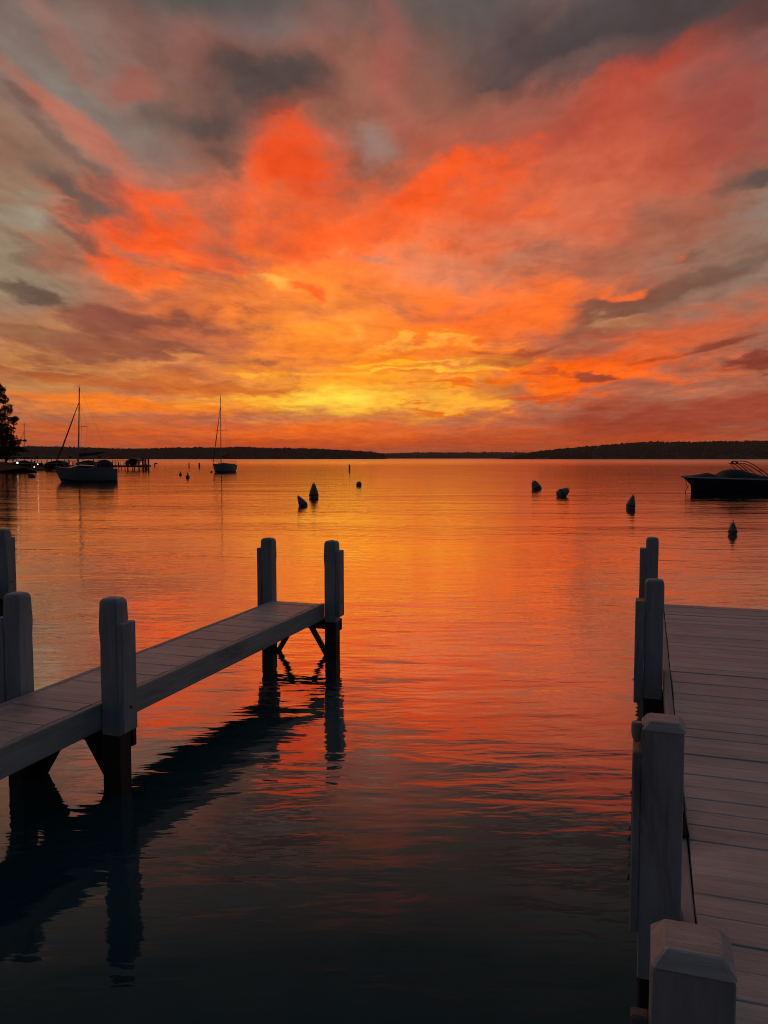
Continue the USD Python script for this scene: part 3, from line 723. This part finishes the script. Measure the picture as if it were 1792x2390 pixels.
def sailboat(label, loc, rz, L, B, mast_h, fb, rake=1.5, jib=True, dodger=True, frac=0.82, group=None, sweep=0.35, spread=1.0, simple=False, boom_up=0.0):
    b = thing("sailboat", label, "sailboat", loc, rz, group)
    P, s, half, sheer = hull_grid(L, B, fb * 1.18, fb * 1.0, 0.25, L * 0.10, reverse=0.12)
    hu = part(b, "hull", hull_mesh(P), M["gelcoat"], smooth=40)
    wl = P[:, :, :].copy()
    part(hu, "boot_stripe", hull_mesh(np.stack([wl[:, 1] * [1.0, 1.02, 1.0], wl[:, 2] * [1.0, 1.02, 1.0]], 1)), M["gelcoat_dark"], smooth=40)
    part(b, "deck", deck_mesh(P), M["gelcoat"], smooth=40)
    # cabin trunk
    xs_ = np.linspace(-0.12 * L, 0.26 * L, 12)
    rows = []
    zd = np.interp(xs_, P[:, -1, 0], P[:, -1, 2])
    hw = np.interp(xs_, P[:, -1, 0], P[:, -1, 1]) * 0.62
    hgt = 0.32 * np.clip((0.26 * L - xs_) / (0.16 * L), 0, 1) ** 0.6 + 0.02
    for u, wv in ((-1, 0), (-0.93, 0.85), (-0.6, 1.0), (0, 1.1), (0.6, 1.0), (0.93, 0.85), (1, 0)):
        rows.append(np.stack([xs_, hw * u, zd + 0.0 + hgt * wv], -1))
    c0 = np.stack(rows[::-1], 1)
    end = grid(np.stack([c0[0], np.stack([c0[0][:, 0], c0[0][:, 1], np.full(7, zd[0])], -1)], 0))
    cab = part(b, "cabin", join(grid(c0), end), M["gelcoat"], smooth=50)
    for sgn in (-1, 1):
        wx = np.linspace(-0.06 * L, 0.17 * L, 6)
        wz = np.interp(wx, xs_, zd)
        wy = np.interp(wx, xs_, hw) * 0.985 + 0.014
        hh = np.interp(wx, xs_, hgt)
        part(cab, "window", grid(np.stack([np.stack([wx, sgn * wy, wz + 0.25 * hh], -1), np.stack([wx, sgn * (wy - 0.02), wz + 0.72 * hh], -1)], 1)), M["window"], smooth=False)
    # cockpit coaming
    for sgn in (-1, 1):
        part(b, "coaming", box(-0.44 * L, -0.12 * L, sgn * B * 0.24 - 0.05, sgn * B * 0.24 + 0.05, fb * 0.95, fb + 0.20, 0.03), M["gelcoat"], smooth=30)
    mx = 0.12 * L
    mz = np.interp(mx, xs_, zd + hgt * 1.1)
    tilt = math.tan(math.radians(rake))
    top = np.array([mx - tilt * (mast_h - mz), 0, mast_h])
    foot = np.array([mx, 0, mz - 0.02])
    part(b, "mast", join(bar(foot, top, 0.062, 10, 0.050), bar(top, top + [0, 0, 0.28], 0.012, 6), bar(top + [-0.02, 0, 0.05], top + [0.22, 0, 0.1], 0.012, 6)), M["alloy"])
    bo0 = foot + [-0.08, 0, 0.75]
    bo1 = bo0 + [-0.42 * L, 0, 0.12 + boom_up]
    part(b, "boom", bar(bo0, bo1, 0.05, 8), M["alloy"])
    sag = [bo0 + (bo1 - bo0) * k + [0, 0, z] for k, z in ((0, 0.22), (0.12, 0.16), (0.3, 0.13), (0.6, 0.11), (0.85, 0.09), (1, 0.05))]
    part(b, "sail_cover", pipe(sag, [0.10, 0.16, 0.15, 0.13, 0.10, 0.06], 10), M["canvas"], smooth=60)
    bow = np.array([L * 0.485, 0, P[-1, -1, 2] + 0.05])
    hd = foot + (top - foot) * frac
    part(b, "furled_jib", pipe([bow + [0, 0, 0.25], bow + (hd - bow) * 0.3, bow + (hd - bow) * 0.7, hd], [0.05, 0.07, 0.05, 0.025], 8), M["canvas"], smooth=60)
    part(b, "forestay", bar(bow, bow + [0, 0, 0.3], 0.012, 5), M["wire"])
    part(b, "backstay", bar((-L * 0.49, 0, fb), top, 0.005, 5), M["wire"])
    sp = foot + (top - foot) * 0.49
    part(b, "spreader", join(*[bar(sp, sp + [-sweep * spread, q * spread, 0.05], 0.025, 6) for q in (-1, 1)]), M["alloy"])
    for q in (-1, 1):
        tip = sp + [-sweep * spread, q * spread, 0.05]
        part(b, "shroud", pipe([(mx - 0.3, q * B * 0.46, fb + 0.05), tip, hd], [0.007, 0.007, 0.007], 5), M["wire"])
    # rails
    def stan(sv, q):
        e = np.array([np.interp(sv, s, P[:, -1, 0]), q * np.interp(sv, s, P[:, -1, 1]) * 0.95, np.interp(sv, s, P[:, -1, 2])])
        return e, e + [0, 0, 0.6]
    rail = []
    for q in (-1, 1):
        pts = [stan(v, q) for v in (0.02, 0.12, 0.3, 0.48, 0.66, 0.84, 0.97)]
        rail += [bar(a, t_, 0.016, 5) for a, t_ in pts]
        rail.append(pipe([t_ for _, t_ in pts], 0.010, 5))
    rail.append(bar(stan(0.02, -1)[1], stan(0.02, 1)[1], 0.016, 5))
    rail.append(bar(stan(0.97, -1)[1], stan(0.97, 1)[1], 0.016, 5))
    part(b, "guard_rail", join(*rail), M["alloy"])
    if dodger:
        dx = np.linspace(-0.46 * L, -0.16 * L, 9)
        arch = []
        for a in np.linspace(0, PI, 9):
            hgt2 = 0.70 * np.clip(np.sin((dx + 0.46 * L) / (0.30 * L) * PI), 0, 1) ** 0.35
            arch.append(np.stack([dx, np.full_like(dx, math.cos(a) * B * 0.30), fb + 0.16 + hgt2 * math.sin(a) ** 0.7], -1))
        part(b, "dodger", grid(np.stack(arch, 1)), M["canvas"], smooth=60)
    part(b, "rudder", box(-L * 0.5 - 0.18, -L * 0.5 - 0.02, -0.03, 0.03, -0.5, fb * 0.7, 0.01), M["gelcoat"], smooth=False)
    return b


S1 = sailboat("white sailboat with dark sail cover and cockpit dodger, moored near the left shore", (-27.95, 74.8, 0), 180 + 35, 5.5, 2.0, 8.75, 1.22, rake=2.2, sweep=0.5, spread=1.0, boom_up=0.25)
sailboat("smaller white sailboat with tall mast, moored farther out alone on open water", (-25.45, 126.8, 0), 180 + 62, 5.3, 1.75, 11.9, 1.15, rake=0.3, dodger=False, frac=0.86, spread=1.15, sweep=0.1, boom_up=0.35)
sailboat("sailboat half hidden under the feathery branches, only its mast clear", (-69.5, 156, 0), 180 + 10, 6.0, 2.0, 9.0, 1.1, dodger=False, frac=0.8)


def runabout(parent, L, B, fb, canvas, hump=True):
    P, s, half, sheer = hull_grid(L, B, fb * 1.05, fb * 0.88, 0.3, L * 0.09, transom=0.92, peak=0.45, sag=0.0, stem=0.55, m=13)
    hu = part(parent, "hull", hull_mesh(P), M["gelcoat_dark"], smooth=40)
    e = P[:, -1]
    part(hu, "rub_rail", join(*[pipe(np.stack([e[:, 0], q * (e[:, 1] + 0.015), e[:, 2] - 0.03], -1), 0.05, 6) for q in (-1, 1)]), M["trim_white"], smooth=60)
    xs_ = np.linspace(0, 1, 40)
    # profile of the cover above the sheer, from stern to bow
    prof = np.interp(xs_, [0.0, 0.12, 0.24, 0.33, 0.40, 0.47, 0.54, 0.60, 0.64, 0.68, 0.76, 0.86, 1.0], [0.06, 0.10, 0.16, 0.30, 0.42, 0.54, 0.56, 0.50, 0.28, 0.12, 0.30, 0.13, 0.02] if hump else [0.1, 0.3, 0.4, 0.45, 0.5, 0.55, 0.55, 0.5, 0.4, 0.34, 0.28, 0.15, 0.02])
    ex, ey, ez = (np.interp(xs_, s, e[:, k]) for k in range(3))
    rows = []
    for u in np.linspace(-1, 1, 11):
        rows.append(np.stack([ex, ey * u * 0.99, ez + 0.005 + prof * (1 - abs(u) ** 2.2)], -1))
    g = np.stack(rows[::-1], 1)
    g[..., 2] += 0.02 * (meshkit.fbm(g * 4, 3, 9) - 0.5)
    part(parent, "cover", grid(g), canvas, smooth=60)
    return P


mb = thing("motorboat", "dark motorboat under canvas cover with folded tower, cut off by the right edge", "motorboat", (22.45, 51.0, 0), 180 + 3)
runabout(mb, 7.0, 2.4, 1.0, M["canvas"])
def twr(k, q):
    # folded-forward wake tower tubes: x is towards the bow
    base = np.array([-1.85 + k, q * 1.02, 0.93])
    return base
tw = []
for q in (-1, 1):
    top1, top2 = np.array([0.05, q * 0.75, 1.86]), np.array([-0.12, q * 0.75, 2.02])
    tw.append(pipe([(-1.85, q * 1.05, 0.92), (-1.35, q * 1.0, 1.35), (-0.75, q * 0.9, 1.78), (-0.35, q * 0.8, 1.98), top2], 0.028, 7))
    tw.append(pipe([(-1.55, q * 1.05, 0.95), (-1.05, q * 0.98, 1.36), (-0.5, q * 0.85, 1.75), (-0.1, q * 0.78, 1.90), top1], 0.026, 7))
    tw.append(bar((-0.95, q * 1.02, 1.10), (-0.05, q * 0.75, 1.84), 0.022, 6))
    tw.append(bar((-1.30, q * 1.0, 1.40), (-0.98, q * 0.98, 1.42), 0.022, 6))
part(mb, "tower", join(*tw, bar((0.05, -0.75, 1.86), (0.05, 0.75, 1.86), 0.035, 7), bar((-0.12, -0.75, 2.02), (-0.12, 0.75, 2.02), 0.03, 7)), M["tower"])
part(mb, "tower_light", join(bar((0.02, -0.30, 1.93), (0.12, -0.30, 1.91), 0.07, 10), bar((0.02, 0.30, 1.93), (0.12, 0.30, 1.91), 0.07, 10)), M["tower"])
part(mb, "bow_line", pipe([(3.22, 0, 0.80), (3.20, 0.0, 0.62), (3.17, 0.02, 0.48), (3.05, 0.0, 0.38), (3.18, 0, 0.25), (3.22, 0, 0.05), (3.22, 0, -0.2)], 0.022, 6), M["rope"])

# ------------------------------------------------------------------ mooring buoys
CONE = [(0.0, -0.55), (0.30, -0.50), (0.62, -0.30), (0.92, -0.02), (1.0, 0.25), (0.98, 0.5), (0.85, 0.9), (0.62, 1.35), (0.40, 1.75), (0.30, 1.95), (0.24, 2.02), (0.0, 2.04)]
ROUND = [(0.0, -0.7), (0.5, -0.6), (0.85, -0.25), (1.0, 0.2), (0.98, 0.6), (0.8, 1.0), (0.5, 1.22), (0.2, 1.3), (0.0, 1.31)]
BOTTLE = [(0.0, -0.6), (0.5, -0.55), (0.9, -0.2), (1.0, 0.3), (0.9, 0.8), (0.55, 1.35), (0.3, 1.7), (0.27, 2.3), (0.2, 2.4), (0.0, 2.42)]
SQUAT = [(0.0, -0.6), (0.55, -0.55), (0.9, -0.3), (1.0, 0.1), (0.96, 0.5), (0.72, 1.1), (0.50, 1.55), (0.44, 1.64), (0.0, 1.66)]


def buoy(label, x, y, r, prof, sz=1.0, lean=0.0, away=0.0, rise=0.0, ring=True, stick=0.0, mat_="buoy", group="mooring buoys"):
    b = thing("mooring_buoy", label, "buoy", (x, y, rise), 0.0, group, rx=away, ry=lean)
    p = np.array(prof) * [r, r * sz]
    part(b, "float", lathe(p, 20), M[mat_], smooth=40)
    z = p[-1, 1]
    if ring:
        t = trimesh.creation.torus(r * 0.16, r * 0.045, 14, 6)
        t.apply_transform(trimesh.transformations.rotation_matrix(PI / 2, (1, 0, 0)))
        t.apply_translation((0, 0, z + r * 0.12))
        part(b, "ring", t, M["wire"])
    if stick:
        part(b, "rod", bar((0, 0, z - 0.02), (0.01, 0, z + stick), r * 0.07, 6), M["wire"])
    band = lathe([(np.interp(zz, p[:, 1], p[:, 0]) + 0.006, zz) for zz in np.linspace(0.28 * r * sz, 0.5 * r * sz, 3)], 20)
    part(b, "stripe", band, M["antifoul"], smooth=40)
    return b


buoy("large upright teardrop buoy in the bright glow, left of centre", -3.93, 44.6, 0.27, CONE, 1.42, 0, rise=0.0)
buoy("buoy keeled over to the left, just in front of the large teardrop buoy", -3.70, 36.9, 0.20, CONE, 1.35, -30, 8, rise=-0.03)
buoy("small round buoy right of the teardrop buoy", -2.0, 63.3, 0.22, ROUND, 1.15, 4, rise=0.03)
buoy("squat blunt buoy tipped to the left, leftmost of the three on the right", 11.06, 57.5, 0.35, SQUAT, 1.15, -24, rise=-0.06)
buoy("wide buoy lying over on its right side, between the squat buoy and the slim cone", 10.14, 45.8, 0.31, SQUAT, 1.05, 55, rise=0.10)
buoy("slim cone buoy leaning slightly right, nearest the far post of the wide pier", 10.86, 35.1, 0.20, CONE, 1.42, 12, rise=0.0)
buoy("nearest buoy, upright with a thin rod on top, right edge below the motorboat", 10.1, 23.0, 0.128, CONE, 1.25, 0, rise=0.02, stick=0.09, ring=False)
buoy("pointed buoy tipped right between the left shore and the larger sailboat", -40.75, 92.7, 0.40, CONE, 1.0, -52, rise=-0.10, mat_="buoy_red")
buoy("bottle-shaped buoy, left one of the pair between the two sailboats", -26.2, 102.7, 0.19, BOTTLE, 1.05, 0, rise=0.03)
buoy("bottle-shaped buoy, right and larger one of the pair between the two sailboats", -21.9, 89.0, 0.23, BOTTLE, 1.0, 0, rise=0.02)
buoy("small red ball buoy at the bow of the smaller sailboat", -26.7, 123.5, 0.18, ROUND, 1.0, 0, rise=0.0, mat_="buoy_red")


def marker(label, x, y, h, r, flag=False):
    b = thing("spar_buoy", label, "buoy", (x, y, 0), 0, "thin spar buoys far out")
    part(b, "pole", lathe([(0, -0.5), (r, -0.45), (r, h * 0.6), (r * 0.7, h), (0, h)], 10), M["buoy_red"], smooth=40)
    if flag:
        part(b, "flag", box(0, 0.7, -0.02, 0.02, h - 0.3, h + 0.02), M["buoy_red"], smooth=False)


marker("single spar buoy standing alone in the bright water near the middle", -5.87, 135.8, 1.15, 0.13)
marker("small spar buoy, left one of the three beyond the pair of bottle buoys", -50.5, 218, 0.9, 0.16)
marker("slim spar buoy, middle one of the three beyond the pair of bottle buoys", -46.4, 190, 1.2, 0.14)
marker("slim spar buoy, right one of the three beyond the pair of bottle buoys", -41.6, 180, 1.2, 0.14)
marker("tiny marker with a flag right of the long pier's end posts", -58.3, 203, 1.0, 0.14, flag=True)

# ------------------------------------------------------------------ the far pier and the boats along it
fp = thing("long_pier", "long dark timber pier running out from the left shore behind the sailboat", "pier", (-44.5, 152, 0), 0)
part(fp, "deck", box(-30, 0, -0.7, 0.7, 0.72, 0.88), M["timber"], smooth=False)
part(fp, "stringer", box(-30, 0, -0.6, 0.6, 0.52, 0.70), M["timber"], smooth=False)
r5 = random.Random(5)
for i in range(24):
    x = -0.9 - i * 1.22 + r5.uniform(-0.2, 0.2)
    for q in (-1, 1):
        part(fp, "post", bar((x, q * 0.72, -1.2), (x, q * 0.72, r5.choice([1.0, 1.5, 1.75, 1.85])), 0.075, 7), M["timber"])
for x, h, rr in ((-0.12, 2.25, 0.16), (-0.62, 2.2, 0.13), (-1.15, 2.2, 0.17)):
    part(fp, "post", bar((x, -0.75, -1.2), (x, -0.75, h), rr, 9), M["timber"], label="thick end pile")
for k in range(3):
    x0 = -4.4 - k * 4.6
    part(fp, "railing", join(bar((x0, -0.66, 1.75), (x0 - 2.4, -0.66, 1.75), 0.035, 6), *[bar((x0 - j * 0.5, -0.66, 0.88), (x0 - j * 0.5, -0.66, 1.75), 0.035, 6) for j in range(6)]), M["timber"])
bn = thing("barrel", "dark barrel standing on the long pier left of the covered boat", "barrel", (-48.7, 151.6, 0.88), 0)
part(bn, "body", lathe([(0, 0), (0.33, 0.0), (0.36, 0.3), (0.36, 0.55), (0.33, 0.85), (0, 0.86)], 16), M["canvas"], smooth=40)
part(bn, "lid", lathe([(0.0, 0.862), (0.35, 0.862), (0.35, 0.90), (0, 0.905)], 16), M["wire"], smooth=40)


def boat_lift(label, x, y, rz, L=5.2, W=2.3, top=2.35, z=0.35, canvas="canvas", drop=0.4, group=None):
    b = thing("boat_lift", label, "boat lift", (x, y, 0), rz, group)
    for sx in (-1, 1):
        for sy in (-1, 1):
            part(b, "post", box(sx * L * 0.36 - 0.05, sx * L * 0.36 + 0.05, sy * W / 2 - 0.05, sy * W / 2 + 0.05, -1.2, top - 0.2), M["alloy"], smooth=False)
    xs_ = np.linspace(-L / 2, L / 2, 5)
    rows = [np.stack([xs_, np.full(5, u * (W / 2 + 0.12)), top - drop * abs(u) ** 2.5 - 0.03 * (xs_ / L * 2) ** 2], -1) for u in np.linspace(-1, 1, 9)]
    part(b, "canopy", grid(np.stack(rows[::-1], 1)), M[canvas], smooth=60)
    for sx in (-1, 1):
        part(b, "cradle_bar", box(sx * L * 0.36 - 0.06, sx * L * 0.36 + 0.06, -W / 2, W / 2, z - 0.12, z), M["alloy"], smooth=False)
    return b


def lifted_boat(label, x, y, z, rz, L=4.8, B=1.9, canvas="canvas_grey"):
    b = thing("motorboat", label, "motorboat", (x, y, z), rz)
    runabout(b, L, B, 0.8, M[canvas], hump=False)


boat_lift("boat lift with rounded canopy beside the end of the long pier", -48.0, 155.0, 90, 5.0, 2.2, 2.15, 0.75)
lifted_boat("covered boat seen end-on, hoisted under the canopy by the end of the long pier", -48.0, 155.0, 1.0, 90)
for i, (x, y, rz, lab) in enumerate(((-64.0, 142, 8, "leftmost canopied boat lift under the trees by the shore"), (-59.6, 146, 4, "middle canopied boat lift by the left shore"), (-54.6, 147.5, -5, "canopied boat lift by the long pier, just left of the larger sailboat's bow"))):
    boat_lift(lab, x, y, rz, 4.3, 2.2, 2.62, 0.4, "canvas_grey", 0.28, "canopied boat lifts by the left shore")
    lifted_boat(("boat stored under the leftmost shore canopy", "boat stored under the middle shore canopy", "boat stored under the canopy nearest the larger sailboat")[i], x, y, 0.55, rz, 4.2, 1.8, ("canvas", "canvas_grey", "canvas")[i])


def lamp(label, x, y, z, r):
    b = thing("dock_lamp", label, "lamp", (x, y, 0), 0, "small lit lamps by the left shore")
    part(b, "pole", bar((0, 0, -0.8), (0, 0, z - r * 0.8), 0.03, 6), M["wire"])
    s = trimesh.creation.icosphere(2, r)
    s.apply_translation((0, 0, z))
    part(b, "globe", s, M["lamp_glass"], smooth=True)


lamp("brightest white lamp, at the foot of the trees by the left shore", -63.9, 139.2, 1.42, 0.17)
lamp("small lamp right of the brightest one, upper of a close pair", -60.5, 139.5, 1.15, 0.11)
lamp("small lamp right of the brightest one, lower of a close pair", -60.9, 139.0, 0.68, 0.09)

# ------------------------------------------------------------------ evening haze over the lake
air = usdkit.material(stage, "/World/Looks/haze", {"v": ("principled_volume", {"color": (0.9, 0.86, 0.84), "density": 0.00008, "anisotropy": 0.2})}, [], volume="v.volume")
tag(part(None, "haze", box(-5200, 5200, -3000, 4900, -3.0, 60.0), air, smooth=False), kind="stuff", label="thin evening haze over the lake")
